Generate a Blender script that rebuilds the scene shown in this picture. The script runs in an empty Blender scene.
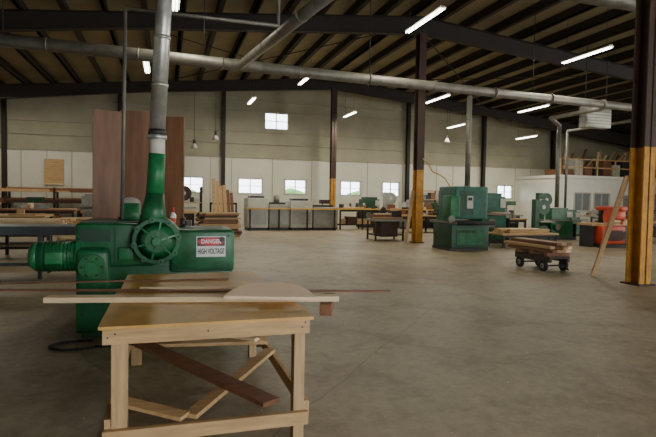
import bpy, bmesh, math, random
from mathutils import Vector, Matrix
random.seed(4)
C17, S17 = math.cos(math.radians(17)), math.sin(math.radians(17))
def W(r, d, h=0.0):
    """offsets estimated from image pixels (metres right / forward of the camera) -> building coords"""
    return Vector((C17*r + S17*d, -S17*r + C17*d, h))

# ---------------------------------------------------------------- materials
def mat(name, col, rough=0.6, metal=0.0, var=0.25, scale=3.0, stretch=(1,1,1), bump=0.0, emit=0, col2=None):
    m = bpy.data.materials.new(name); m.use_nodes = True
    nt = m.node_tree; b = nt.nodes['Principled BSDF']
    b.inputs['Roughness'].default_value = rough
    b.inputs['Metallic'].default_value = metal
    tc = nt.nodes.new('ShaderNodeTexCoord'); mp = nt.nodes.new('ShaderNodeMapping')
    mp.inputs['Scale'].default_value = stretch
    nt.links.new(tc.outputs['Object'], mp.inputs['Vector'])
    n = nt.nodes.new('ShaderNodeTexNoise'); n.inputs['Scale'].default_value = scale
    n.inputs['Detail'].default_value = 6; n.inputs['Roughness'].default_value = .6
    nt.links.new(mp.outputs[0], n.inputs['Vector'])
    r = nt.nodes.new('ShaderNodeValToRGB')
    r.color_ramp.elements[0].position = .3; r.color_ramp.elements[1].position = .7
    c2 = col2 if col2 else tuple(min(1, c*(1+var)) for c in col)
    c1 = tuple(c*(1-var) for c in col)
    r.color_ramp.elements[0].color = (*c1, 1); r.color_ramp.elements[1].color = (*c2, 1)
    nt.links.new(n.outputs['Fac'], r.inputs['Fac'])
    nt.links.new(r.outputs[0], b.inputs['Base Color'])
    if bump:
        bp = nt.nodes.new('ShaderNodeBump'); bp.inputs['Strength'].default_value = bump
        bp.inputs['Distance'].default_value = .02
        nt.links.new(n.outputs['Fac'], bp.inputs['Height']); nt.links.new(bp.outputs[0], b.inputs['Normal'])
    if emit:
        b.inputs['Emission Color'].default_value = (*col, 1); b.inputs['Emission Strength'].default_value = emit
    return m

M = {}
M['wood']   = mat('pine', (.50,.32,.15), .65, var=.25, scale=3, stretch=(1,12,12))
M['woody']  = mat('pine_y', (.50,.33,.16), .65, var=.25, scale=3, stretch=(12,1,12))
M['woodv']  = mat('pine_v', (.48,.32,.16), .65, var=.25, scale=3, stretch=(12,12,1))
M['pale']   = mat('pale_maple', (.76,.59,.36), .55, var=.1, scale=3, stretch=(1,10,10))
M['pink']   = mat('pale_oak', (.88,.66,.46), .6, var=.08, scale=3, stretch=(1,14,10))
M['ply']    = mat('table_plywood', (.60,.35,.09), .45, var=.22, scale=2.2, stretch=(2,1,1))
M['redwood']= mat('red_board', (.20,.085,.04), .6, var=.3, scale=3, stretch=(1,10,10))
M['sheet']  = mat('brown_sheet', (.22,.10,.045), .5, var=.35, scale=1.5, stretch=(5,5,.6))
M['green']  = mat('machine_green', (.008,.115,.038), .40, var=.45, scale=5, bump=.05)
M['greenl'] = mat('machine_green_light', (.016,.18,.06), .42, var=.4, scale=7, bump=.05)
M['dgreen'] = mat('dark_green', (.010,.058,.03), .5, var=.4, scale=4)
M['teal']   = mat('teal_green', (.018,.10,.065), .5, var=.4, scale=4)
M['galv']   = mat('galvanised', (.50,.50,.46), .38, .7, var=.25, scale=8)
M['galvd']  = mat('galvanised_dull', (.19,.18,.15), .5, .4, var=.25, scale=4)
M['cream']  = mat('cream_flex', (.62,.60,.50), .6, var=.1)
M['steel']  = mat('steel_frame', (.016,.010,.007), .65, var=.3)
M['steelb'] = mat('column_brown', (.045,.02,.012), .6, var=.3)
M['orange'] = mat('column_orange', (.48,.22,.025), .6, var=.3, scale=5)
M['dark']   = mat('dark_metal', (.025,.024,.022), .5, var=.3)
M['grey']   = mat('grey_panel', (.28,.28,.25), .5, .2, var=.2)
M['lgrey']  = mat('light_grey', (.44,.44,.39), .5, var=.15)
M['white']  = mat('white_paint', (.70,.69,.63), .5, var=.05)
M['signw']  = mat('sign_white', (.8,.8,.77), .4, var=.03)
M['signr']  = mat('sign_red', (.6,.02,.03), .4, var=.05)
M['black']  = mat('black', (.01,.01,.01), .4, var=.1)
M['red']    = mat('machine_red', (.52,.055,.02), .5, var=.3)
M['yellow'] = mat('yellow', (.58,.35,.06), .5, var=.15)
M['purlin'] = mat('purlin', (.022,.015,.009), .7, var=.2)
M['deck']   = mat('roof_deck', (.27,.225,.135), .75, var=.25, scale=.5)
M['wallu']  = mat('wall_upper', (.34,.32,.225), .7, var=.14, scale=.6)
M['walll']  = mat('wall_liner', (.66,.635,.52), .6, var=.07, scale=.6)
M['rubber'] = mat('rubber', (.012,.012,.012), .8, var=.2)
M['blue']   = mat('grey_blue', (.13,.16,.19), .45, .3, var=.2)
M['lamp']   = mat('lamp_tube', (1,.97,.86), .5, emit=14, var=0)
M['leaf']   = mat('foliage', (.10,.22,.04), .8, var=.5, scale=3)
M['grass']  = mat('grass', (.10,.17,.05), .9, var=.4, scale=1)
M['glass']  = mat('sooty_glass', (.2,.22,.24), .1, var=.1)

def floor_mat():
    m = bpy.data.materials.new('concrete'); m.use_nodes = True
    nt = m.node_tree; b = nt.nodes['Principled BSDF']; N = nt.nodes.new; L = nt.links.new
    tc = N('ShaderNodeTexCoord')
    n1 = N('ShaderNodeTexNoise'); n1.inputs['Scale'].default_value=.35; n1.inputs['Detail'].default_value=8; n1.inputs['Roughness'].default_value=.65
    n2 = N('ShaderNodeTexNoise'); n2.inputs['Scale'].default_value=9; n2.inputs['Detail'].default_value=8; n2.inputs['Roughness'].default_value=.8
    n3 = N('ShaderNodeTexNoise'); n3.inputs['Scale'].default_value=1.6; n3.inputs['Detail'].default_value=10; n3.inputs['Roughness'].default_value=.75
    for n in (n1,n2,n3): L(tc.outputs['Object'], n.inputs['Vector'])
    r1 = N('ShaderNodeValToRGB'); r1.color_ramp.elements[0].position=.3; r1.color_ramp.elements[1].position=.68
    r1.color_ramp.elements[0].color=(.28,.225,.14,1); r1.color_ramp.elements[1].color=(.45,.375,.25,1)
    L(n1.outputs['Fac'], r1.inputs['Fac'])
    r2 = N('ShaderNodeValToRGB'); r2.color_ramp.elements[0].position=.3; r2.color_ramp.elements[1].position=.75
    r2.color_ramp.elements[0].color=(.66,.66,.66,1); r2.color_ramp.elements[1].color=(1.2,1.2,1.2,1)
    L(n2.outputs['Fac'], r2.inputs['Fac'])
    r3 = N('ShaderNodeValToRGB'); r3.color_ramp.elements[0].position=.36; r3.color_ramp.elements[1].position=.52
    r3.color_ramp.elements[0].color=(.66,.63,.58,1); r3.color_ramp.elements[1].color=(1,1,1,1)
    L(n3.outputs['Fac'], r3.inputs['Fac'])
    mx = N('ShaderNodeMix'); mx.data_type='RGBA'; mx.blend_type='MULTIPLY'; mx.inputs[0].default_value=1
    L(r1.outputs[0], mx.inputs[6]); L(r2.outputs[0], mx.inputs[7])
    mx3 = N('ShaderNodeMix'); mx3.data_type='RGBA'; mx3.blend_type='MULTIPLY'; mx3.inputs[0].default_value=1
    L(mx.outputs[2], mx3.inputs[6]); L(r3.outputs[0], mx3.inputs[7])
    v = N('ShaderNodeTexVoronoi'); v.feature='DISTANCE_TO_EDGE'; v.inputs['Scale'].default_value=.22
    nz = N('ShaderNodeMixRGB'); nz.inputs[0].default_value=.3
    L(tc.outputs['Object'], nz.inputs[1]); L(n1.outputs['Color'], nz.inputs[2]); L(nz.outputs[0], v.inputs['Vector'])
    cr = N('ShaderNodeMath'); cr.operation='LESS_THAN'; cr.inputs[1].default_value=.0014
    L(v.outputs['Distance'], cr.inputs[0])
    mf = N('ShaderNodeMath'); mf.operation='MULTIPLY'; mf.inputs[1].default_value=.35; L(cr.outputs[0], mf.inputs[0])
    m2 = N('ShaderNodeMix'); m2.data_type='RGBA'; L(mf.outputs[0], m2.inputs[0]); L(mx3.outputs[2], m2.inputs[6]); m2.inputs[7].default_value=(.10,.08,.05,1)
    L(m2.outputs[2], b.inputs['Base Color'])
    b.inputs['Roughness'].default_value=.5
    bp = N('ShaderNodeBump'); bp.inputs['Strength'].default_value=.15; bp.inputs['Distance'].default_value=.01
    L(n2.outputs['Fac'], bp.inputs['Height']); L(bp.outputs[0], b.inputs['Normal'])
    return m
M['concrete'] = floor_mat()

# ---------------------------------------------------------------- mesh builder
class B:
    def __init__(s, name):
        s.name=name; s.bm=bmesh.new(); s.mats=[]
    def mi(s, m):
        if m not in s.mats: s.mats.append(m)
        return s.mats.index(m)
    def _fin(s, verts, m, smooth=False):
        idx=s.mi(m); fs=set(f for v in verts for f in v.link_faces)
        for f in fs:
            f.material_index=idx
            f.smooth = smooth and len(f.verts)==4
        return s
    def box(s, c, d, m, rx=0, ry=0, rz=0):
        mt = Matrix.Translation(c) @ Matrix.Rotation(rz,4,'Z') @ Matrix.Rotation(ry,4,'Y') @ Matrix.Rotation(rx,4,'X') @ Matrix.Diagonal((*d,1))
        r = bmesh.ops.create_cube(s.bm, size=1, matrix=mt); return s._fin(r['verts'], m)
    def ext(s, x0,x1,y0,y1,z0,z1,m):
        return s.box(((x0+x1)/2,(y0+y1)/2,(z0+z1)/2),(abs(x1-x0),abs(y1-y0),abs(z1-z0)),m)
    def rbox(s, x0,x1,y0,y1,z0,z1,m,bev=.05,seg=3):
        mt = Matrix.Translation(((x0+x1)/2,(y0+y1)/2,(z0+z1)/2)) @ Matrix.Diagonal((x1-x0,y1-y0,z1-z0,1))
        r = bmesh.ops.create_cube(s.bm, size=1, matrix=mt)
        es=list(set(e for v in r['verts'] for e in v.link_edges))
        rr=bmesh.ops.bevel(s.bm, geom=es, offset=bev, segments=seg, profile=.5, affect='EDGES')
        idx=s.mi(m)
        for v in rr['verts']:
            for f in v.link_faces: f.material_index=idx; f.smooth=True
        return s
    def beam(s, p0, p1, w, t, m, up=(0,0,1)):
        p0=Vector(p0); p1=Vector(p1); d=p1-p0; L=d.length; x=d.normalized(); u=Vector(up)
        if abs(x.dot(u))>.98: u=Vector((0,1,0))
        y=u.cross(x).normalized(); z=x.cross(y)
        R=Matrix((x,y,z)).transposed().to_4x4()
        mt=Matrix.Translation((p0+p1)/2)@R@Matrix.Diagonal((L,w,t,1))
        r=bmesh.ops.create_cube(s.bm,size=1,matrix=mt); return s._fin(r['verts'],m)
    def cyl(s, p0, p1, r0, m, r1=None, seg=20, caps=True):
        p0=Vector(p0); p1=Vector(p1); d=p1-p0
        q=Vector((0,0,1)).rotation_difference(d.normalized()).to_matrix().to_4x4()
        mt=Matrix.Translation((p0+p1)/2)@q
        r=bmesh.ops.create_cone(s.bm,cap_ends=caps,segments=seg,radius1=r0,radius2=r0 if r1 is None else r1,depth=d.length,matrix=mt)
        return s._fin(r['verts'],m,True)
    def sph(s, c, r, m, sc=(1,1,1), seg=16):
        mt=Matrix.Translation(c)@Matrix.Diagonal((*sc,1))
        o=bmesh.ops.create_uvsphere(s.bm,u_segments=seg,v_segments=seg//2,radius=r,matrix=mt)
        idx=s.mi(m)
        for v in o['verts']:
            for f in v.link_faces: f.material_index=idx; f.smooth=True
        return s
    def tube(s, pts, r, m, seg=12):
        for a,b in zip(pts[:-1],pts[1:]): s.cyl(a,b,r,m,seg=seg)
        for p in pts[1:-1]: s.sph(p,r*1.01,m,seg=seg)
        return s
    def poly(s, pts, thick, m):
        vs=[s.bm.verts.new(p) for p in pts]; t=Vector(thick)
        vt=[s.bm.verts.new(Vector(p)+t) for p in pts]
        fs=[s.bm.faces.new(vs), s.bm.faces.new(vt[::-1])]
        n=len(pts)
        for i in range(n): fs.append(s.bm.faces.new((vs[i],vt[i],vt[(i+1)%n],vs[(i+1)%n])))
        idx=s.mi(m)
        for f in fs: f.material_index=idx
        return s
    def done(s, bevel=0, parent=None):
        bmesh.ops.recalc_face_normals(s.bm, faces=s.bm.faces)
        xs=[v.co for v in s.bm.verts]
        o=Vector(((min(v.x for v in xs)+max(v.x for v in xs))/2,(min(v.y for v in xs)+max(v.y for v in xs))/2,min(v.z for v in xs)))
        for v in s.bm.verts: v.co-=o
        me=bpy.data.meshes.new(s.name); s.bm.to_mesh(me); s.bm.free()
        for m in s.mats: me.materials.append(M[m])
        ob=bpy.data.objects.new(s.name,me); bpy.context.scene.collection.objects.link(ob); ob.location=o
        if bevel:
            md=ob.modifiers.new('bevel','BEVEL'); md.width=bevel; md.segments=2; md.limit_method='ANGLE'
        if parent: ob.parent=parent
        return ob

# ---------------------------------------------------------------- building shell
XL, XR, YF, YB, XRG = -15.0, 33.0, -6.0, 31.0, 8.95
def H(x): return 8.6-.10*abs(x-XRG)
B('floor').ext(XL,XR,YF,YB,-.2,0,'concrete').done()
B('outdoor_ground').ext(-60,90,YB+.35,90,-.35,-.12,'grass').done()

def holed_wall(b, axis, pos, thick, a0, a1, z0, z1, holes, m):
    xs=sorted(set([a0,a1]+[h[0] for h in holes]+[h[1] for h in holes]))
    zs=sorted(set([z0,z1]+[h[2] for h in holes]+[h[3] for h in holes]))
    for i in range(len(xs)-1):
        for j in range(len(zs)-1):
            cx=(xs[i]+xs[i+1])/2; cz=(zs[j]+zs[j+1])/2
            if any(h[0]<cx<h[1] and h[2]<cz<h[3] for h in holes): continue
            if axis=='x': b.ext(xs[i],xs[i+1],pos,pos+thick,zs[j],zs[j+1],m)
            else: b.ext(pos,pos+thick,xs[i],xs[i+1],zs[j],zs[j+1],m)
wins=[(1.30,1.4),(4.7,1.4),(7.4,1.3),(10.9,1.3),(13.6,1.15),(22.0,1.2)]
WZ0,WZ1=1.80,2.66
holes=[(x-w/2,x+w/2,WZ0,WZ1) for x,w in wins]
upper=(5.5,6.9,5.6,6.55)
b=B('wall_back')
holed_wall(b,'x',YB,.2,XL,XR,0,3.9,holes,'walll')
holed_wall(b,'x',YB,.2,XL,XR,3.9,6.15,[(upper[0],upper[1],upper[2],6.15)],'wallu')
def gable(b,xa,xb,zb,y0,th,m):
    pts=[(xa,y0,zb),(xb,y0,zb),(xb,y0,H(xb)+.25)]
    if xa<XRG<xb: pts.append((XRG,y0,H(XRG)+.25))
    pts.append((xa,y0,H(xa)+.25)); b.poly(pts,(0,th,0),m)
gable(b,XL,upper[0],6.15,YB,.2,'wallu'); gable(b,upper[1],XR,6.15,YB,.2,'wallu'); gable(b,upper[0],upper[1],upper[3],YB,.2,'wallu')
x=XL+.6
while x<XR:
    if not any(h[0]-.05<x<h[1]+.05 for h in holes): b.ext(x-.015,x+.015,YB-.02,YB,0,3.9,'wallu')
    x+=1.2
for z in (3.9,4.7,5.4,6.6,7.2):
    if H(XL)<z:
        dx=(8.6-z)/.10; b.ext(max(XL,XRG-dx),min(XR,XRG+dx),YB-.1,YB,z-.04,z+.04,'wallu')
    else: b.ext(XL,XR,YB-.1,YB,z-.04,z+.04,'wallu')
b.done()
b=B('wall_left'); holed_wall(b,'y',XL-.2,.2,YF,YB,0,H(XL)+.2,[(2,3.3,1.75,2.55),(12,13.3,1.75,2.55)],'walll'); b.done()
dr=[(3.0,9.0,0,4.4)]  # unseen doorway, opened for the added side fill light
b=B('wall_right'); holed_wall(b,'y',XR,.2,YF,YB,0,H(XR)+.2,dr,'walll'); b.done()
df=[(1.5,6.5,0,4.4),(10,15,0,4.4)]  # unseen doorways behind the camera, put in for the added fill lights
b=B('wall_front'); holed_wall(b,'x',YF-.2,.2,XL,XR,0,6.15,df,'walll'); gable(b,XL,XR,6.15,YF-.2,.2,'wallu'); b.done()

b=B('ceiling')
b.poly([(XL-.2,YF-.2,H(XL)),(XRG,YF-.2,H(XRG)),(XRG,YF-.2,H(XRG)+.12),(XL-.2,YF-.2,H(XL)+.12)],(0,YB-YF+.4,0),'deck')
b.poly([(XRG,YF-.2,H(XRG)),(XR+.2,YF-.2,H(XR)),(XR+.2,YF-.2,H(XR)+.12),(XRG,YF-.2,H(XRG)+.12)],(0,YB-YF+.4,0),'deck')
b.done()
b=B('roof_purlins')
x=XL+.5
while x<XR:
    h=H(x); b.ext(x-.05,x+.05,YF,YB,h-.30,h,'purlin'); b.ext(x-.05,x+.12,YF,YB,h-.30,h-.28,'purlin'); x+=1.15
b.done()
YC=(-2.2,8.2,17.9,28.5)
for Yr in YC:
    b=B('roof_rafter')
    for sx,xe in ((-1,XL),(1,XR)):
        top0,top1=H(XRG)-.30,H(xe)-.30
        dep0,dep1=.62,.85
        mid=XRG+sx*10; topm=H(mid)-.30; depm=.5
        for (xa,ta,da,xb_,tb,db) in ((XRG,top0,dep0,mid,topm,depm),(mid,topm,depm,xe,top1,dep1)):
            b.poly([(xa,Yr-.01,ta),(xb_,Yr-.01,tb),(xb_,Yr-.01,tb-db),(xa,Yr-.01,ta-da)],(0,.02,0),'steel')
            b.beam((xa,Yr,ta-.01),(xb_,Yr,tb-.01),.24,.02,'steel')
            b.beam((xa,Yr,ta-da),(xb_,Yr,tb-db),.24,.02,'steel')
    b.done()
def icol(name,x,y,top,w=.28,d=.34,m1='steelb',m2='orange',split=2.7):
    b=B(name)
    for z0,z1,m in ((0,split,m2),(split,top,m1)):
        b.ext(x-w/2,x+w/2,y-d/2,y-d/2+.03,z0,z1,m); b.ext(x-w/2,x+w/2,y+d/2-.03,y+d/2,z0,z1,m)
        b.ext(x-.015,x+.015,y-d/2,y+d/2,z0,z1,m)
    b.ext(x-w/2-.06,x+w/2+.06,y-d/2-.06,y+d/2+.06,0,.03,m1)
    b.done()
for Yr in YC: icol('steel_column',XRG,Yr,H(XRG)-.93)
for xw in (-13.4,-7.9,-2.4,3.1,14.6,20.1,25.6):
    icol('gable_column',xw,YB-.28,H(xw)-.30,.2,.24,'steel','steel',1)
for xe,s in ((XL,1),(XR,-1)):
    for Yr in (8.2,17.9,28.5): icol('side_column',xe+s*.2,Yr,H(xe)-.3,.3,.3,'steel','steel',1)
b=B('roof_bracing')
for (xa,ya,xb_,yb) in ((8.8,18.1,18.8,28.4),(18.8,18.1,8.8,28.4),(8.8,18.1,-1.2,28.4),(-1.2,18.1,8.8,28.4)):
    b.cyl((xa,ya,H(xa)-.55),(xb_,yb,H(xb_)-.55),.02,'steel',seg=6)
b.done()

def window(name,x,w,z0,z1):
    b=B(name); y0,y1=YB-.03,YB+.12; t=.04
    b.ext(x-w/2-.04,x+w/2+.04,y0,y1,z0-.04,z0+t-.01,'lgrey'); b.ext(x-w/2-.04,x+w/2+.04,y0,y1,z1-t,z1+.04,'lgrey')
    b.ext(x-w/2-.04,x-w/2+t,y0,y1,z0,z1,'lgrey'); b.ext(x+w/2-t,x+w/2+.04,y0,y1,z0,z1,'lgrey')
    b.ext(x-.02,x+.02,y0+.03,y1,z0,z1,'lgrey')
    b.ext(x-w/2,x+w/2,y0+.05,y1-.03,(z0+z1)/2-.015,(z0+z1)/2+.015,'lgrey')
    b.done()
for i,(x,w) in enumerate(wins): window('window_%d'%(i+1),x,w,WZ0,WZ1)
window('window_7',6.2,1.4,upper[2],upper[3])

b=B('tree_row')
for i in range(26):
    x=-20+i*3.0+random.uniform(-1,1); b.sph((x,YB+14+random.uniform(-2,2),.7),1.6,'leaf',(1.2,1,random.uniform(.6,1.1)),10)
    b.cyl((x,YB+14,-.12),(x,YB+14,1),.15,'steel',seg=8)
b.done()

# ---------------------------------------------------------------- fluorescents
def fluoro(x,y,h,L=2.2,power=130):
    b=B('fluorescent_light')
    b.ext(x-.05,x+.05,y-L/2,y+L/2,h,h+.06,'white')
    b.poly([(x-.11,y-L/2,h-.01),(x-.05,y-L/2,h+.05),(x+.05,y-L/2,h+.05),(x+.11,y-L/2,h-.01),(x+.11,y-L/2,h),(x+.05,y-L/2,h+.065),(x-.05,y-L/2,h+.065),(x-.11,y-L/2,h)],(0,L,0),'white')
    for dx in (-.045,.045): b.cyl((x+dx,y-L/2+.03,h-.03),(x+dx,y+L/2-.03,h-.03),.019,'lamp',seg=8)
    for dy in (-L/2+.2,L/2-.2): b.cyl((x,y+dy,h+.06),(x,y+dy,H(x)-.1),.006,'dark',seg=5)
    o=b.done()
    l=bpy.data.lights.new('lamp_glow','AREA'); l.shape='RECTANGLE'; l.size=.2; l.size_y=L; l.energy=power; l.color=(1,.93,.76)
    lo=bpy.data.objects.new('lamp_glow',l); bpy.context.scene.collection.objects.link(lo)
    lo.parent=o; lo.matrix_parent_inverse=Matrix.Identity(4); lo.location=Vector((x,y,h-.08))-o.location
for (x,y,h) in ((13.7,15.0,6.65),(7.05,14.0,6.75),(.2,14.3,6.7),(-.75,22,6.6),(5.7,22.3,6.7),(17.3,22.3,6.2),(23.1,22.3,5.9),
                (-7.5,26.7,6.2),(4.05,26.7,6.4),(9.25,26.7,6.05),(15.6,26.7,5.8),(20.3,26.7,5.4),(23,14.5,6.0),(12,22.3,6.3)):
    fluoro(x,y,h,L=1.8 if y>25 else 2.2,power=150 if y>25 else 115)
for (x,y,h) in ((1.4,28.9,4.1),(2.5,28.9,4.6),(15.8,28,5.0)):
    b=B('high_bay_lamp'); b.cyl((x,y,h),(x,y,h+.25),.2,'lgrey',.07); b.cyl((x,y,h+.25),(x,y,h+.45),.07,'dark'); b.cyl((x,y,h+.45),(x,y,H(x)-.02),.01,'dark',seg=5); b.done()

# ---------------------------------------------------------------- ducts
def flanges(b,p0,p1,r,n,m):
    p0=Vector(p0);p1=Vector(p1);d=(p1-p0).normalized()
    for i in range(1,n):
        c=p0.lerp(p1,i/n); b.cyl(c-d*.02,c+d*.02,r*1.07,m)
b=B('main_dust_duct')
p0=(-12,15.5,5.62);p1=(24,15.5,4.98)
b.cyl(p0,p1,.19,'galvd',.12,seg=24); flanges(b,p0,p1,.17,16,'galvd')
for x in (-9,-4,1,6,12,17,22):
    z=5.62-.64*(x+12)/36; b.cyl((x,15.5,z+.1),(x,15.5,H(x)),.012,'dark',seg=5)
b.done()
b=B('diagonal_duct')
pA=(2.0,15.33,5.33);pB=(2.58,8.6,5.0);pC=(2.9,6.3,5.0);pD=(.25,6.3,5.0)
b.tube([pA,pB,pC,pD],.12,'galvd',16); flanges(b,pA,pB,.12,5,'galvd'); b.done()
b=B('overhead_duct'); b.cyl((2,9.3,6.0),(22,9.3,5.9),.16,'galvd',seg=24); flanges(b,(2,9.3,6.0),(22,9.3,5.9),.16,10,'galvd')
for x in (4,12,20): b.cyl((x,9.3,5.8),(x,9.3,H(x)),.012,'dark',seg=5)
b.done()
b=B('branch_duct'); b.tube([(9.55,15.5,5.05),(9.55,15.5,2.06)],.09,'galvd',16); flanges(b,(9.55,15.5,5.0),(9.55,15.5,2.1),.09,4,'galvd'); b.done()
b=B('branch_duct'); b.tube([(15.2,15.66,5.05),(15.35,18.6,5.1),(16.2,19.1,4.9),(16.2,19.1,1.37)],.09,'galvd',16); flanges(b,(16.2,19.1,4.8),(16.2,19.1,1.4),.09,4,'galvd'); b.done()
b=B('branch_duct'); b.tube([(18.3,15.64,5.0),(18.3,21,5.0),(18.3,21,1.27)],.06,'galvd',12); b.done()
b=B('electrical_conduit')
b.tube([(-.50,6.73,1.30),(-.47,6.73,3.78),(1.35,6.73,3.78),(1.35,6.73,H(1.35)-.1)],.022,'galvd',10); b.done()

# ---------------------------------------------------------------- big green machine
b=B('green_ripping_machine')
X0,X1,Y0,Y1=-.94,.75,6.26,7.35
b.rbox(X0,X1,Y0+.05,Y1,0.06,.95,'green',.02)
b.ext(X0+.05,X1-.05,Y0+.1,Y1-.05,0,.08,'dgreen')
b.rbox(X0+.0,-.12,Y0,Y1-.05,.80,1.28,'green',.03)
b.rbox(.04,X1+.02,Y0,Y1-.2,.72,1.21,'green',.04)
b.rbox(-.3,.2,Y0+.1,Y1-.3,.75,1.15,'green',.04)
b.rbox(X0+.02,-.3,Y0-.06,Y0+.1,.12,.56,'green',.015)
b.ext(X0+.03,-.15,Y0+.1,Y1-.15,1.28,1.295,'dgreen')
b.ext(-.55,-.53,Y0-.005,Y0+.02,.84,1.24,'dgreen'); b.ext(.1,.7,Y0-.012,Y0+.01,.735,.75,'dgreen')
b.rbox(-.50,-.34,Y0-.03,Y0+.02,.88,1.02,'greenl',.01); b.ext(-.90,-.58,Y0-.01,Y0+.02,1.08,1.22,'dgreen')
for xx in (.12,.70):
    for zz in (.80,1.14): b.cyl((xx,Y0-.012,zz),(xx,Y0+.01,zz),.014,'dark',seg=8)
for z in (.15,.3,.45): b.cyl((X0+.08,Y0-.08,z),(X0+.08,Y0-.04,z),.015,'dark',seg=8)
b.rbox(-.90,-.58,Y0-.24,Y0+.02,.58,1.02,'green',.05)
b.cyl((-.74,Y0-.30,.84),(-.74,Y0-.2,.84),.13,'greenl'); b.cyl((-.74,Y0-.34,.84),(-.74,Y0-.3,.84),.06,'greenl')
for a in range(6):
    t=a*math.pi/3; b.cyl((-.74+.1*math.cos(t),Y0-.315,.84+.1*math.sin(t)),(-.74+.1*math.cos(t),Y0-.29,.84+.1*math.sin(t)),.014,'dark',seg=6)
b.cyl((-1.30,Y0-.02,.93),(-.90,Y0-.02,.93),.155,'greenl',seg=28)
for i in range(9): b.cyl((-1.24+i*.035,Y0-.02,.93),(-1.228+i*.035,Y0-.02,.93),.166,'green',seg=28)
b.cyl((-1.37,Y0-.02,.93),(-1.29,Y0-.02,.93),.11,'greenl',.165,seg=28)
b.cyl((-.92,Y0-.02,.93),(-.88,Y0-.02,.93),.18,'greenl',seg=28)
b.rbox(-1.2,-1.02,Y0-.24,Y0-.1,.86,1.0,'greenl',.02)
hx,hz=-.10,1.10
b.cyl((hx,Y0-.16,hz),(hx,Y0+.05,hz),.25,'green',.27,seg=32)
b.cyl((hx,Y0-.19,hz),(hx,Y0-.16,hz),.25,'green',.26,seg=32)
b.cyl((hx,Y0-.24,hz),(hx,Y0-.19,hz),.12,'green',.21,seg=24)
b.cyl((hx,Y0-.28,hz),(hx,Y0-.24,hz),.045,'greenl',seg=16)
for a in range(8):
    t=a*math.pi/4+.2; q=(hx+.235*math.cos(t),Y0-.22,hz+.235*math.sin(t)); b.cyl(q,(q[0],q[1]+.04,q[2]),.032,'greenl',seg=10); b.cyl((q[0],q[1]-.015,q[2]),q,.015,'dark',seg=6)
for a in range(6):
    t=a*math.pi/3+.3; b.beam((hx+.05*math.cos(t),Y0-.235,hz+.05*math.sin(t)),(hx+.21*math.cos(t),Y0-.205,hz+.21*math.sin(t)),.02,.03,'greenl',up=(0,-1,0))
b.cyl((hx-.05,Y0-.05,hz+.12),(hx-.02,Y0-.03,1.62),.16,'green',.098,seg=24)
b.cyl((hx-.02,Y0-.03,1.6),(hx+0,Y0-.03,2.06),.097,'greenl',.09,seg=24)
b.cyl((hx+.0,Y0-.03,2.04),(hx+0,Y0-.03,2.24),.086,'cream',.086,seg=24)
b.cyl((hx,Y0-.03,2.22),(hx,Y0-.03,2.27),.105,'galv',.105,seg=24)
b.cyl((hx,Y0-.03,2.27),(hx,Y0-.03,2.33),.10,'dark',.09,seg=24)
b.cyl((hx,Y0-.03,2.3),(hx+.12,Y0-.03,4.9),.085,'galv',.085,seg=24)
b.tube([(hx+.12,Y0-.03,4.85),(hx+.16,Y0+.0,5.0),(hx+.34,Y0+.03,5.0)],.088,'galv',16)
flanges(b,(hx,Y0-.03,2.3),(hx+.12,Y0-.03,4.9),.087,5,'galv')
b.cyl((-.42,6.9,1.2),(-.42,6.9,1.5),.12,'greenl'); b.sph((-.42,6.9,1.5),.12,'lgrey',(1,1,.6)); b.cyl((-.42,6.9,1.3),(-.42,6.9,1.33),.14,'greenl')
b.cyl((.20,6.9,1.2),(.20,6.9,1.32),.03,'dark'); b.cyl((.62,Y0-.03,1.1),(.62,Y0,1.1),.03,'dark',seg=12)
b.done()
b=B('red_cap_bottle')
b.cyl((.08,6.6,1.211),(.08,6.6,1.36),.037,'signw',seg=16); b.cyl((.08,6.6,1.36),(.08,6.6,1.40),.037,'signw',.015,seg=16); b.cyl((.08,6.6,1.40),(.08,6.6,1.46),.018,'red',.012,seg=12)
b.cyl((.08,6.6,1.25),(.08,6.6,1.33),.038,'red',seg=16); b.done()
b=B('power_cable'); pts=[]
for i in range(22):
    t=i/21; a=math.pi*(.35+1.45*t); pts.append((-.86+.26*math.cos(a)-.05*t,6.02+.17*math.sin(a),.016))
pts.append((-.55,5.9,.016)); b.tube(pts,.014,'rubber',8); b.done()

# danger sign (flat plate with lettering)
sg=B('danger_sign'); sx,sz,sy=.50,1.015,Y0-.012
sg.ext(sx-.165,sx+.165,sy,sy+.010,sz-.118,sz+.118,'signw')
sg.ext(sx-.158,sx+.158,sy-.002,sy,sz+.008,sz+.110,'black')
pts=[(sx+.150*math.cos(a*math.pi/16),sy-.004,sz+.059+.047*math.sin(a*math.pi/16)) for a in range(32)]
sg.poly(pts,(0,.002,0),'signr')
for c in ((-.155,.108),(.155,.108),(-.155,-.108),(.155,-.108)): sg.cyl((sx+c[0],sy-.004,sz+c[1]),(sx+c[0],sy,sz+c[1]),.005,'galv',seg=8)
so=sg.done()
def text(s,x,y,z,size,m,parent,wid):
    c=bpy.data.curves.new('lettering','FONT'); c.body=s; c.size=size; c.align_x='CENTER'; c.align_y='CENTER'; c.extrude=.001; c.offset=.0018
    c.materials.append(M[m]); o=bpy.data.objects.new('lettering',c); bpy.context.scene.collection.objects.link(o)
    bpy.context.view_layer.update(); k=wid/max(o.dimensions.x,.001)
    o.scale=(k,1,1); o.rotation_euler=(math.pi/2,0,0); o.parent=parent; o.location=Vector((x,y,z))-parent.location
text('DANGER',sx,sy-.006,sz+.059,.066,'signw',so,.225)
text('HIGH VOLTAGE',sx,sy-.003,sz-.055,.085,'black',so,.30)

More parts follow.
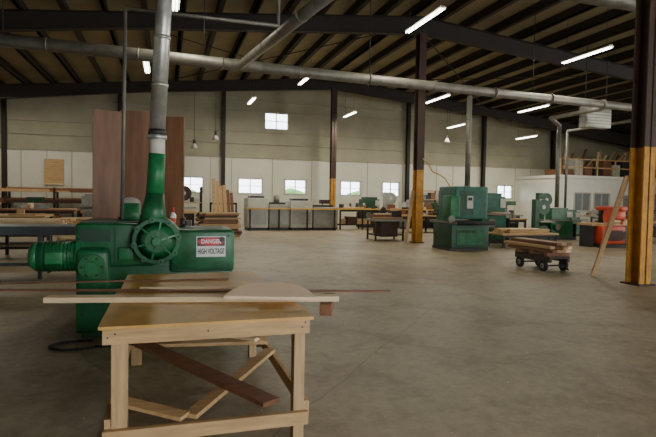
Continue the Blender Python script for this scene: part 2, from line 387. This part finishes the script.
# ---------------------------------------------------------------- foreground work table
b=B('wooden_work_table')
TX0,TX1,TY0,TY1,TH=-.35,.89,3.27,5.39,.84
b.ext(TX0-.02,TX1+.02,TY0-.02,4.55,TH-.02,TH,'ply'); b.ext(TX0+.0,TX1-.03,4.56,TY1,TH-.028,TH-.006,'ply')
b.ext(TX0,TX1,TY0,TY0+.04,TH-.112,TH-.021,'wood'); b.ext(TX0+.02,TX1-.05,TY1-.06,TY1-.02,TH-.12,TH-.03,'wood')
b.ext(TX0+.0,TX0+.04,TY0+.042,TY1-.062,TH-.115,TH-.03,'woody'); b.ext(TX1-.07,TX1-.03,TY0+.042,TY1-.062,TH-.115,TH-.03,'woody')
b.ext(TX0+.05,TX1-.08,4.5,4.54,TH-.115,TH-.03,'wood')
for lx,lw in ((TX0+.045,.09),(TX1-.09,.07)):
    for ly in (TY0+.042,TY1-.17,):
        b.ext(lx,lx+lw,ly,ly+.09,0,TH-.03,'woodv')
b.ext(TX0+.0,TX1-.0,TY0+.0,TY0+.04,.13,.215,'wood')
b.ext(TX0+.03,TX1-.03,TY1-.06,TY1-.02,.18,.27,'wood')
b.ext(TX0+.005,TX0+.044,TY0+.05,TY1-.07,.18,.27,'woody'); b.ext(TX1-.022,TX1+.016,TY0+.05,TY1-.07,.18,.27,'woody')
b.beam((TX1-.10,TY0+.95,TH-.1),(TX1-.05,TY1-.45,.22),.04,.09,'woody')
b.beam((TX0+.0,4.9,.285),(TX1-.0,4.75,.285),.12,.03,'wood')
b.beam((-.33,3.62,.285),(.12,3.33,.24),.11,.025,'wood'); b.beam((TX0+.5,TY0+.08,.23),(TX1-.03,4.45,.285),.09,.03,'wood')
for p in ((TX0+.03,TY0-.003,.77),(TX0+.07,TY0-.003,.79),(TX1-.05,TY0-.003,.77),(TX1-.03,TY0-.003,.80),(.25,TY0-.003,.78)):
    b.cyl(p,(p[0],p[1]+.006,p[2]),.006,'dark',seg=8)
b.done(.003)
b=B('reddish_board'); b.beam((-.30,4.98,.325),(.66,3.34,.27),.14,.03,'redwood'); b.done(.003)
b=B('scrap_board'); b.beam((.45,5.05,.315),(.80,4.72,.315),.1,.03,'pale'); b.done(.003)

b=B('maple_plank'); b.beam((-.80,4.10,TH+.020),(1.23,3.73,TH+.020),.11,.038,'pale'); b.done(.003)
b=B('brown_timber_block'); b.beam((1.10,3.62,TH-.045),(1.26,4.05,TH-.045),.085,.085,'redwood'); b.done(.004)
b=B('long_thin_strip'); b.beam((-1.9,4.75,TH+.012),(1.75,3.95,TH+.012),.05,.012,'redwood'); b.done()
b=B('long_thin_strip'); b.beam((-2.3,5.0,TH+.004),(.55,4.9,TH+.004),.03,.01,'redwood'); b.done()
b=B('grooved_wood_strip'); b.beam((-.20,4.50,TH+.01),(.65,4.38,TH+.01),.035,.02,'pale'); b.done(.002)
b=B('half_round_offcut'); pts=[]
c=Vector((.695,3.635,TH+.043)); ang=math.radians(-15); tl=math.radians(18)
ux=Vector((math.cos(ang),math.sin(ang),0)); uy=Vector((-math.sin(ang)*math.cos(tl),math.cos(ang)*math.cos(tl),math.sin(tl)))
for i in range(29):
    a=math.radians(14)+math.radians(152)*i/28; pts.append(c+ux*.33*math.cos(a)+uy*(.31*(math.sin(a)-math.sin(math.radians(14)))))
b.poly(pts,(0,0,.022),'pink')
b.beam(c+uy*.20+ux*-.1+Vector((0,0,-.052)),c+uy*.20+ux*.1+Vector((0,0,-.052)),.04,.10,'wood')
b.done(.002)

# ---------------------------------------------------------------- tall brown sheets on cart behind
b=B('brown_sheet_stack')
cx,cy=W(-3.04,8.5).x,W(-3.04,8.5).y
for i,(dx,w,h,dy,rz) in enumerate(((-.47,.42,2.76,.0,.25),(-.03,.52,2.80,.12,-.05),(.46,.48,2.72,-.02,-.28))):
    b.box((cx+dx,cy+dy,.2+h/2),(w,.03,h-.1),'sheet',rz=rz); b.box((cx+dx+.01,cy+dy+.045,.2+h/2-.01),(w,.03,h-.14),'sheet',rz=rz)
b.ext(cx-.8,cx+.8,cy-.3,cy+.45,.14,.25,'wood')
for dx in (-.7,.7):
    for dy in (-.2,.35): b.cyl((cx+dx-.03,cy+dy,.07),(cx+dx+.03,cy+dy,.07),.07,'rubber')
b.ext(cx-.70,cx-.64,cy+.3,cy+.36,.25,1.5,'steel'); b.ext(cx+.62,cx+.68,cy+.3,cy+.36,.25,1.5,'steel'); b.ext(cx-.70,cx+.68,cy+.3,cy+.36,1.4,1.46,'steel')
b.done()

# ---------------------------------------------------------------- generic workshop pieces
def bench(name,x0,x1,y,d,h,mt='grey',ml='steel',nleg=3,clutter=0):
    b=B(name)
    b.ext(x0,x1,y-d/2,y+d/2,h-.06,h,mt); b.ext(x0+.05,x1-.05,y-d/2+.04,y-d/2+.08,h-.16,h-.06,ml)
    for i in range(nleg):
        x=x0+.08+(x1-x0-.16)*i/(nleg-1)
        for dy in (-d/2+.06,d/2-.06): b.ext(x-.035,x+.035,y+dy-.035,y+dy+.035,0,h-.06,ml)
        b.ext(x-.02,x+.02,y-d/2+.06,y+d/2-.06,.2,.26,ml)
    b.ext(x0+.08,x1-.08,y-.03,y+.03,.2,.26,ml)
    for i in range(clutter):
        x=random.uniform(x0+.2,x1-.25); yy=y+random.uniform(-d*.3,d*.3); s_=random.uniform(.08,.28); hh=random.uniform(.05,.4)
        mm=random.choice(('dark','wood','lgrey','redwood','grey','dgreen','pale','steelb'))
        k=random.random()
        if k<.5: b.box((x,yy,h+hh/2),(s_*1.5,s_,hh),mm,rz=random.uniform(-.5,.5))
        elif k<.75: b.cyl((x,yy,h),(x,yy,h+hh*.8),s_*.4,mm,seg=12)
        else: b.box((x,yy,h+.02),(random.uniform(.5,1.1),.12,.04),random.choice(('wood','pale')),rz=random.uniform(-.4,.4))
    if clutter: b.ext(x0+.08,x1-.08,y-d*.4,y+d*.4,.24,.27,ml)
    for i in range(clutter):
        x=random.uniform(x0+.3,x1-.3); q=random.uniform(.2,.45); b.box((x,y+random.uniform(-.15,.1),.27+q/2),(random.uniform(.2,.6),.3,q),random.choice(('dark','redwood','wood','steelb','wood','grey')),rz=random.uniform(-.3,.3))
    return b.done()
def lumber(name,x,y,z,w,l,h,rz=0,mats=('wood','pale','redwood','wood'),rows=None,cols=None):
    b=B(name); rows=rows or max(2,int(h/.06)); cols=cols or max(2,int(w/.15))
    R=Matrix.Rotation(rz,3,'Z')
    for i in range(rows):
        for j in range(cols):
            ln=l*random.uniform(.8,1); off=random.uniform(-.06,.06)*l
            c=R@Vector((off,(j-(cols-1)/2)*w/cols,0))
            b.box((x+c.x,y+c.y,z+(i+.5)*h/rows),(ln,w/cols*.92,h/rows*.88),random.choice(mats),rz=rz)
    return b.done()

bench('steel_outfeed_table',-3.3,-1.2,11.4,.9,.98,'blue','blue',nleg=3)
lumber('lumber_stack',-3.9,14.8,.75,1.2,3.2,.2,0); bench('lumber_bench',-5.8,-2,14.8,1.3,.75,'wood','steel')
bench('assembly_bench',-9.5,-3.6,19,1.4,.9,'wood','steel',clutter=22); lumber('lumber_stack',-2.2,19.4,.0,1.2,2.4,.8,.03)
bench('assembly_bench',-11.0,-3.5,24,1.4,.95,'redwood','dark',clutter=34,nleg=5)
bench('assembly_bench',-2.4,1.2,24,1.2,.9,'wood','dark',clutter=16)
b=B('lumber_rack')
for x in (-9.8,-7.6,-5.4,-3.2):
    b.ext(x-.05,x+.05,29.6,29.7,0,1.9,'steelb'); b.ext(x-.05,x+.05,30.4,30.5,0,1.9,'steelb')
    for z in (.5,1.05,1.6): b.ext(x-.04,x+.04,29.5,30.5,z,z+.06,'steelb')
for z in (.56,1.11,1.66):
    for k in range(6):
        xa=random.uniform(-10.1,-7.5); b.ext(xa,xa+random.uniform(3.5,6.0),29.55+k*.15,29.67+k*.15,z,z+random.uniform(.05,.25),random.choice(('wood','steelb','redwood','wood')))
b.done()

def woodmachine(name,x,y,w,d,h,mc,rz=0,mb='dark',kind=0):
    e=B(name)
    def P(px,py,pz):
        v=Matrix.Rotation(rz,3,'Z')@Vector((px,py,0)); return Vector((x+v.x,y+v.y,pz))
    def bx(cx,cy,cz,sx_,sy_,sz_,m): e.box(P(cx,cy,cz),(sx_,sy_,sz_),m,rz=rz)
    if kind==0:   # planer
        bx(0,0,.05,w*.9,d*.8,.1,mb); bx(0,0,.1+h*.25,w*.75,d*.7,h*.5,mc)
        bx(0,0,.12+h*.52,w*1.25,d*.75,.06,'galvd')
        bx(-w*.05,0,h*.78,w*.7,d*.8,h*.3,mc); bx(-w*.05,0,h*.95,w*.55,d*.6,h*.1,mc)
        bx(w*.2,-d*.41,h*.8,w*.2,.04,h*.18,'lgrey')
        e.cyl(P(-w*.5,-d*.1,h*.3),P(-w*.33,-d*.1,h*.3),h*.12,mb); e.cyl(P(-w*.2,-d*.45,h*.4),P(-w*.2,-d*.4,h*.4),h*.1,'galvd')
        for s_ in (-1,1): bx(s_*w*.52,0,h*.25,.05,d*.6,h*.5,mb)
    elif kind==1: # bandsaw
        bx(-w*.3,0,h*.5,w*.2,d*.35,h,mc); bx(0,0,.06,w*.9,d*.7,.12,mb)
        for zz in (h*.22,h*.82):
            e.cyl(P(w*.02,-d*.18,zz),P(w*.02,d*.18,zz),h*.18,mc,seg=24); e.cyl(P(w*.02,-d*.2,zz),P(w*.02,-d*.18,zz),h*.05,'lgrey',seg=12)
        bx(w*.12,0,h*.48,w*.75,d*.8,.05,'galvd'); bx(w*.2,0,h*.57,.03,.03,h*.2,'lgrey')
    else:         # shaper
        bx(0,0,.35,w*.6,d*.6,.7,mc); bx(0,0,.04,w*.75,d*.75,.08,mb); bx(0,0,.84,w*1.1,d,.07,'galvd'); bx(0,0,.75,w*.9,d*.8,.12,mc)
        bx(0,d*.15,.96,w*.9,.06,.16,'lgrey'); e.cyl(P(0,0,.86),P(0,0,h),.05,'galvd',seg=12); bx(w*.1,0,h-.1,w*.5,d*.4,.22,mc)
        e.cyl(P(-w*.2,-d*.33,.5),P(-w*.2,-d*.28,.5),.14,'galvd'); bx(w*.15,-d*.31,.5,w*.2,.03,.2,'lgrey')
        e.cyl(P(w*.3,0,.4),P(w*.55,0,.4),.14,mb)
    return e.done(.01)

# long low grey panelled line with a yellow feed rail and two taller housings
b=B('grey_panelled_machine')
for i,(a,c_,hh) in enumerate(((3.7,4.7,1.55),(4.75,5.75,1.25),(5.8,6.9,1.45),(6.95,8.2,1.15))):
    b.rbox(a,c_,25.2,26.5,.12,hh,'grey' if i%2 else 'lgrey',.03); b.ext(a+.1,c_-.1,25.17,25.2,.3,.9,'grey')
    b.ext(a+.04,c_-.04,25.25,26.4,0,.12,'dark'); b.ext(a+.15,c_-.15,25.5,26.2,hh,hh+.1,'dark')
b.ext(3.6,8.3,24.95,25.17,1.02,1.08,'yellow')
for x in (3.8,5.2,6.6,8.0): b.ext(x-.03,x+.03,25.0,25.08,0,1.02,'steel')
b.cyl((5.2,25.8,1.3),(5.2,25.8,1.7),.15,'galvd'); b.done()
bench('yellow_roller_conveyor',8.5,14.8,26.2,.7,1.08,'yellow','steel',nleg=6,clutter=26)
woodmachine('planer_machine',11.0,27.9,1.3,1.1,1.7,'dgreen'); woodmachine('planer_machine',13.9,28.1,1.3,1.1,1.6,'grey')
woodmachine('shaper_machine',8.2,27.9,1.0,1.0,1.5,'steelb',kind=2); woodmachine('bandsaw_machine',12.4,28.4,.9,.8,2.0,'grey',kind=1)
bench('assembly_bench',10.4,13.6,23.6,1.0,.85,'wood','dark',clutter=22,nleg=4)
b=B('leaning_boards')
for i in range(6): b.beam((2.2+i*.18,25.5,0),(2.15+i*.17,25.9,2.35-.1*i+random.uniform(-.1,.1)),.15,.03,random.choice(('wood','redwood','wood')),up=(0,1,0))
b.ext(2.0,3.3,25.95,26.05,1.2,1.3,'steel'); b.ext(2.0,2.08,25.95,26.05,0,1.3,'steel'); b.ext(3.22,3.3,25.95,26.05,0,1.3,'steel')
b.done()
lumber('lumber_stack',2.0,21.6,.0,1.1,1.6,.95,.1,('wood','redwood','steelb','wood')); woodmachine('bandsaw_machine',.8,27.2,1.3,1.1,2.1,'steelb',kind=1)
woodmachine('sanding_machine',-3.2,27.6,1.5,1.2,1.6,'grey'); woodmachine('shaper_machine',-6,27.8,1.4,1.1,1.4,'dgreen',kind=2)
woodmachine('bandsaw_machine',-8.6,26.8,1.2,1,2.0,'dgreen',kind=1)
b=B('pallet_rack')
for x in (-2.0,-.2,1.8):
    b.ext(x-.04,x+.04,29,29.08,0,2.1,'steel'); b.ext(x-.04,x+.04,30,30.08,0,2.1,'steel')
for z in (.5,1.2): b.ext(-2.0,1.8,29,30.05,z,z+.06,'wood')
for i in range(15):
    x=-1.9+i*.24; z=random.choice((.56,1.26)); b.ext(x,x+.2,29.2,29.7,z,z+random.uniform(.15,.5),random.choice(('wood','redwood','dark','lgrey')))
b.done()
b=B('wall_plywood_board'); b.ext(-6.1,-5.2,YB-.09,YB-.03,2.1,3.4,'wood'); b.ext(-6.14,-5.16,YB-.12,YB-.1,2.06,2.12,'pale'); b.done()

b=B('leaning_plank'); b.beam((8.95,9.35,0.02),(8.80,8.40,2.15),.12,.035,'woodv',up=(0,1,0)); b.done()
b=B('leaning_plank'); b.beam(W(2.85,19.4,.02),(8.76,17.9,1.95),.12,.05,'woodv',up=(0,1,0)); b.done()

b=B('cluttered_saw_bench'); x,y=W(2.3,20.8).x,W(2.3,20.8).y
b.ext(x-.7,x+.6,y-.5,y+.5,.75,.83,'grey'); b.ext(x-.4,x+.3,y-.4,y+.4,.15,.75,'steelb'); b.ext(x-.65,x+.55,y-.45,y+.45,.2,.25,'steelb')
for dx in (-.62,.52):
    for dy in (-.42,.42): b.ext(x+dx-.03,x+dx+.03,y+dy-.03,y+dy+.03,0,.75,'steelb')
b.ext(x-.6,x+.1,y-.3,y+.2,.83,1.0,'redwood'); b.ext(x+.1,x+.5,y-.3,y+.1,.83,1.15,'dark'); b.cyl((x-.3,y,1.0),(x-.1,y,1.25),.1,'dark')
b.box((x-.1,y-.2,1.03),(1.1,.14,.04),'pale',rz=.2); b.box((x-.1,y-.35,.88),(1.2,.1,.04),'wood',rz=-.1); b.done()

# ---------------------------------------------------------------- wide belt sander
mx_,my_=9.25,15.35
b=B('wide_belt_sander')
b.ext(mx_-.7,mx_+.7,my_-.55,my_+.6,0,.1,'dark'); b.rbox(mx_-.68,mx_+.68,my_-.6,my_+.6,.08,.86,'dgreen',.03)
b.rbox(mx_-.5,mx_+.68,my_-.5,my_+.6,1.0,2.05,'teal',.05); b.ext(mx_-.70,mx_+.70,my_-.9,my_+.85,.86,.94,'galvd')
b.cyl((mx_-.66,my_-.9,.9),(mx_+.66,my_-.9,.9),.07,'rubber')
for sx_ in (-.64,.58): b.ext(mx_+sx_-.04,mx_+sx_+.08,my_-.4,my_+.4,.94,1.95 if sx_>0 else 1.1,'green')
b.rbox(mx_-.74,mx_-.40,my_-.62,my_-.1,1.05,1.75,'green',.03)
b.ext(mx_-.35,mx_+.1,my_-.52,my_-.49,1.15,1.9,'dgreen'); b.ext(mx_+.12,mx_+.58,my_-.52,my_-.49,1.15,1.9,'teal')
b.ext(mx_-.12,mx_+.1,my_-.55,my_-.5,1.35,1.75,'lgrey'); b.ext(mx_-.08,mx_+.06,my_-.56,my_-.55,1.6,1.7,'black')
b.cyl((mx_+.3,my_+.15,2.03),(mx_+.3,my_+.15,2.09),.13,'galvd',.11); b.cyl((mx_-.7,my_-.65,1.0),(mx_-.7,my_-.6,1.0),.12,'galvd')
b.ext(mx_-.5,mx_+.5,my_-.62,my_-.6,.2,.7,'green')
for k in range(8): b.box((mx_-.42+k*.08,my_-.63,.62),(.04,.01,.08),'black')
b.done()
b=B('yellow_air_hose')
b.tube([Vector((9.0,17.65,3.1)),Vector((8.98,17.2,2.9)),Vector((9.0,16.9,2.6)),Vector((9.1,16.6,2.5)),Vector((9.1,16.2,2.35)),Vector((9.2,16.0,2.07))],.02,'yellow',8); b.done()
woodmachine('moulder_machine',11.9,17.6,1.2,1.0,1.9,'teal')
bench('sander_outfeed_bench',10.9,13.2,15.9,1.0,.5,'wood','dark'); lumber('board_stack',12.0,15.9,.5,.8,1.9,.15,0,('pale','lgrey','wood'))

# ---------------------------------------------------------------- cart with boards
cx,cy=8.60,10.6
b=B('lumber_cart')
b.ext(cx-.28,cx+.28,cy-.62,cy+.62,.30,.36,'steelb')
for dx in (-.28,.22): b.ext(cx+dx,cx+dx+.06,cy-.62,cy+.62,.22,.30,'dark')
for dy in (-.52,.0,.52): b.ext(cx-.31,cx+.31,cy+dy-.05,cy+dy+.05,.36,.45,'redwood')
for dy in (-.42,.42):
    b.cyl((cx-.34,cy+dy,.13),(cx+.34,cy+dy,.13),.02,'dark',seg=8)
    for dx in (-.31,.25): b.cyl((cx+dx,cy+dy,.13),(cx+dx+.06,cy+dy,.13),.13,'rubber'); b.cyl((cx+dx-.005,cy+dy,.13),(cx+dx+.065,cy+dy,.13),.06,'grey')
    for dx in (-.22,.19): b.ext(cx+dx,cx+dx+.04,cy+dy-.03,cy+dy+.03,.1,.28,'dark')
b.cyl((cx,cy-.62,.28),(cx-.05,cy-.95,.1),.02,'dark',seg=8); b.done()
b=B('cart_lumber_load')
for i in range(3):
    for j in range(4):
        if i==2 and j in(0,): continue
        o=random.uniform(-.06,.06); m=random.choice(('woody','pale','redwood','woody'))
        b.ext(cx-.29+j*.148,cx-.29+j*.148+.135,cy-.68+o,cy+1.0+o*2,.45+i*.078,.45+i*.078+.066,m)
b.done(.003)

# ---------------------------------------------------------------- right-hand far machines
woodmachine('green_shaper',16.2,19.1,1.5,1.1,1.35,'green'); woodmachine('green_jointer',18.4,21,1.5,1.0,1.25,'green')
woodmachine('green_moulder',14.9,22.6,1.7,1.1,1.5,'teal'); woodmachine('bandsaw_machine',20.2,24.8,1.2,.9,2.1,'dgreen',kind=1)
woodmachine('planer_machine',15.6,25,1.2,1.1,1.3,'steelb',kind=2); woodmachine('lathe_machine',20.9,20.6,1.4,1.0,1.4,'grey',kind=2)
woodmachine('green_shaper',17.6,24.6,1.3,1.0,1.6,'dgreen',kind=2); woodmachine('bandsaw_machine',14.2,17.6,.9,.7,1.7,'dgreen',kind=1)
bench('workbench',12.0,15.2,20.3,1.2,.85,'wood','dark',nleg=4,clutter=22)
bench('workbench',22.0,25.5,18.5,1.2,.9,'wood','dark',nleg=4,clutter=24)
bench('workbench',17.5,20.6,17.4,1.1,.85,'wood','dark',nleg=4,clutter=24)
bench('workbench',22.0,28,23.8,1.1,.9,'grey','dark',nleg=5,clutter=34)
bench('workbench',15.5,19.5,28.6,1.1,.95,'wood','dark',nleg=4,clutter=24)
bench('workbench',16.6,20.6,12.9,1.1,.8,'wood','dark',nleg=4,clutter=24)
b=B('storage_shelving')
for x in (15.0,16.5,18.0,19.5):
    for yy in (30.0,30.55): b.ext(x-.03,x+.03,yy-.03,yy+.03,0,2.2,'steelb')
for z in (.3,.95,1.6,2.15): b.ext(15,19.5,29.97,30.58,z,z+.04,'wood')
for z in (.34,.99,1.64):
    x=15.1
    while x<19.2:
        w_=random.uniform(.15,.4); b.ext(x,x+w_,30.05,30.5,z,z+random.uniform(.2,.5),random.choice(('dark','redwood','lgrey','wood','red','blue'))); x+=w_+.04
b.done()
b=B('storage_shelving')
for x in (20.6,22.1,23.6):
    for yy in (15.6,16.15): b.ext(x-.03,x+.03,yy-.03,yy+.03,0,2.0,'steelb')
for z in (.3,.85,1.4,1.95): b.ext(20.6,23.6,15.57,16.18,z,z+.04,'wood')
for z in (.34,.89,1.44,1.99):
    x=20.7
    while x<23.2:
        w_=random.uniform(.15,.4); b.ext(x,x+w_,15.65,16.1,z,z+random.uniform(.2,.45),random.choice(('dark','redwood','lgrey','wood','red','blue','pale'))); x+=w_+.04
b.done()
b=B('red_radial_saw'); x,y=15.45,15.5
b.ext(x-.85,x+.85,y-.15,y+.6,.78,.86,'wood')
b.rbox(x-.6,x+.45,y-.35,y+.5,.12,.78,'red',.05); b.ext(x-.65,x+.5,y-.38,y+.55,0,.12,'dark'); b.ext(x-.45,x+.3,y-.37,y-.34,.25,.62,'steelb')
for dx in (-.78,.72): b.ext(x+dx-.04,x+dx+.06,y-.1,y+.5,0,.78,'dark')
b.cyl((x+.1,y+.45,.85),(x+.1,y+.45,1.5),.10,'dark'); b.rbox(x-.05,x+.25,y-.6,y+.6,1.32,1.48,'red',.04)
b.rbox(x-.15,x+.35,y-.45,y+.0,1.0,1.34,'red',.08); b.cyl((x-.26,y-.22,1.12),(x-.16,y-.22,1.12),.24,'red',seg=28); b.cyl((x-.22,y-.22,1.02),(x-.20,y-.22,1.02),.25,'galv',seg=28)
b.cyl((x+.35,y-.22,1.15),(x+.65,y-.22,1.15),.14,'dark'); b.cyl((x+.45,y-.37,.45),(x+.45,y-.33,.45),.15,'dark')
b.beam((x+.3,y-.3,.86),(x+.75,y-.2,1.3),.08,.08,'red')
b.done()
b=B('hanging_unit_heater'); x,y,h=16.1,17.0,4.95
b.rbox(x-.60,x+.60,y-.2,y+.2,h-.42,h+.42,'grey',.02)
for i in range(7): b.ext(x-.55,x+.55,y-.22,y-.2,h-.36+i*.115,h-.30+i*.115,'lgrey')
for dx in (-.5,.5): b.cyl((x+dx,y,h+.4),(x+dx,y,H(x+dx)-.1),.015,'dark',seg=6)
b.done()

# office block with mezzanine storage
b=B('wall_office')
hs=[(24.2,25.4,1.1,2.2),(25.7,26.9,1.1,2.2),(28.0,28.95,0,2.1),(30,31.2,1.1,2.2)]
holed_wall(b,'x',27,.12,23.0,XR,0,3.1,hs,'white'); holed_wall(b,'y',23.0,.12,27.12,YB,0,3.1,[],'white')
b.ext(22.9,XR,26.9,YB,3.1,3.28,'white'); b.done()
for i,h in enumerate(hs):
    if h[2]>0:
        b=B('window_office_%d'%(i+1))
        b.ext(h[0],h[1],27.04,27.06,h[2],h[3],'glass')
        for e in ((h[0]-.05,h[0]+.03,h[2],h[3]),(h[1]-.03,h[1]+.05,h[2],h[3]),(h[0],h[1],h[2]-.05,h[2]+.03),(h[0],h[1],h[3]-.03,h[3]+.05),((h[0]+h[1])/2-.02,(h[0]+h[1])/2+.02,h[2],h[3])): b.ext(e[0],e[1],26.97,27.05,e[2],e[3],'lgrey')
        b.done()
b=B('door_1'); b.ext(28.03,28.92,27.03,27.08,0.01,2.08,'grey'); b.ext(28.2,28.75,27.01,27.03,1.2,1.9,'glass'); b.cyl((28.85,26.97,1),(28.85,27.03,1),.03,'galv',seg=10); b.done()
b=B('mezzanine_railing')
for x in [23.1+i*1.4 for i in range(8)]: b.ext(x-.03,x+.03,26.98,27.04,3.285,4.3,'wood')
for z in (3.75,4.25): b.ext(23.1,XR-.05,26.98,27.03,z,z+.06,'wood')
b.done()
b=B('stored_timber_frames')
for i in range(22):
    x=25.0+i*.24; b.beam((x,28.2+random.uniform(0,1),3.36),(x+random.uniform(.3,1.6),28.5+random.uniform(0,1),4.5+random.uniform(-.3,.7)),.12,.09,random.choice(('wood','redwood','pale')))
for i in range(11):
    b.ext(23.6+i*.75,24.2+i*.75,28,29,3.30,3.6+random.uniform(0,.9),random.choice(('dark','wood','lgrey','redwood')))
b.done()

b=B('wood_chips')
for i in range(110):
    x=random.uniform(-2.0,5); y=random.uniform(1.6,7)
    s_=random.uniform(.003,.008); b.box((x,y,.003),(s_*1.8,s_,.004),'pale',rz=random.uniform(0,3))
b.done()

# ---------------------------------------------------------------- sky, added fill lights and camera
w=bpy.data.worlds.new('sky'); bpy.context.scene.world=w; w.use_nodes=True
bg=w.node_tree.nodes['Background']; bg.inputs[0].default_value=(.84,.92,1,1); bg.inputs[1].default_value=7
def area(name,loc,rot,sx_,sy_,e,col):
    l=bpy.data.lights.new(name,'AREA'); l.shape='RECTANGLE'; l.size=sx_; l.size_y=sy_; l.energy=e; l.color=col
    o=bpy.data.objects.new(name,l); bpy.context.scene.collection.objects.link(o); o.location=loc; o.rotation_euler=rot
area('added_front_fill',(4,-6.3,2.3),(math.radians(90),0,0),4.8,4.2,280,(1,.96,.88))  # added fill light behind the camera, set at an unseen doorway
area('added_front_fill',(12.5,-6.3,2.3),(math.radians(90),0,0),4.8,4.2,420,(1,.96,.88))  # second added fill, at the other unseen front doorway
area('added_side_fill',(33.3,6,2.3),(math.radians(90),0,math.radians(90)),5.8,4.2,2200,(1,.96,.88))  # added fill standing in for daylight, at an unseen right-hand doorway

cd=bpy.data.cameras.new('camera'); co=bpy.data.objects.new('camera',cd); bpy.context.scene.collection.objects.link(co)
cd.sensor_width=36; cd.lens=36*530/656; cd.clip_end=300
R=Matrix.Rotation(math.radians(-17),4,'Z')@Matrix.Rotation(math.radians(90-2.2),4,'X')@Matrix.Rotation(math.radians(1.0),4,'Z')
co.matrix_world=Matrix.Translation((0,0,1.6))@R
bpy.context.scene.camera=co
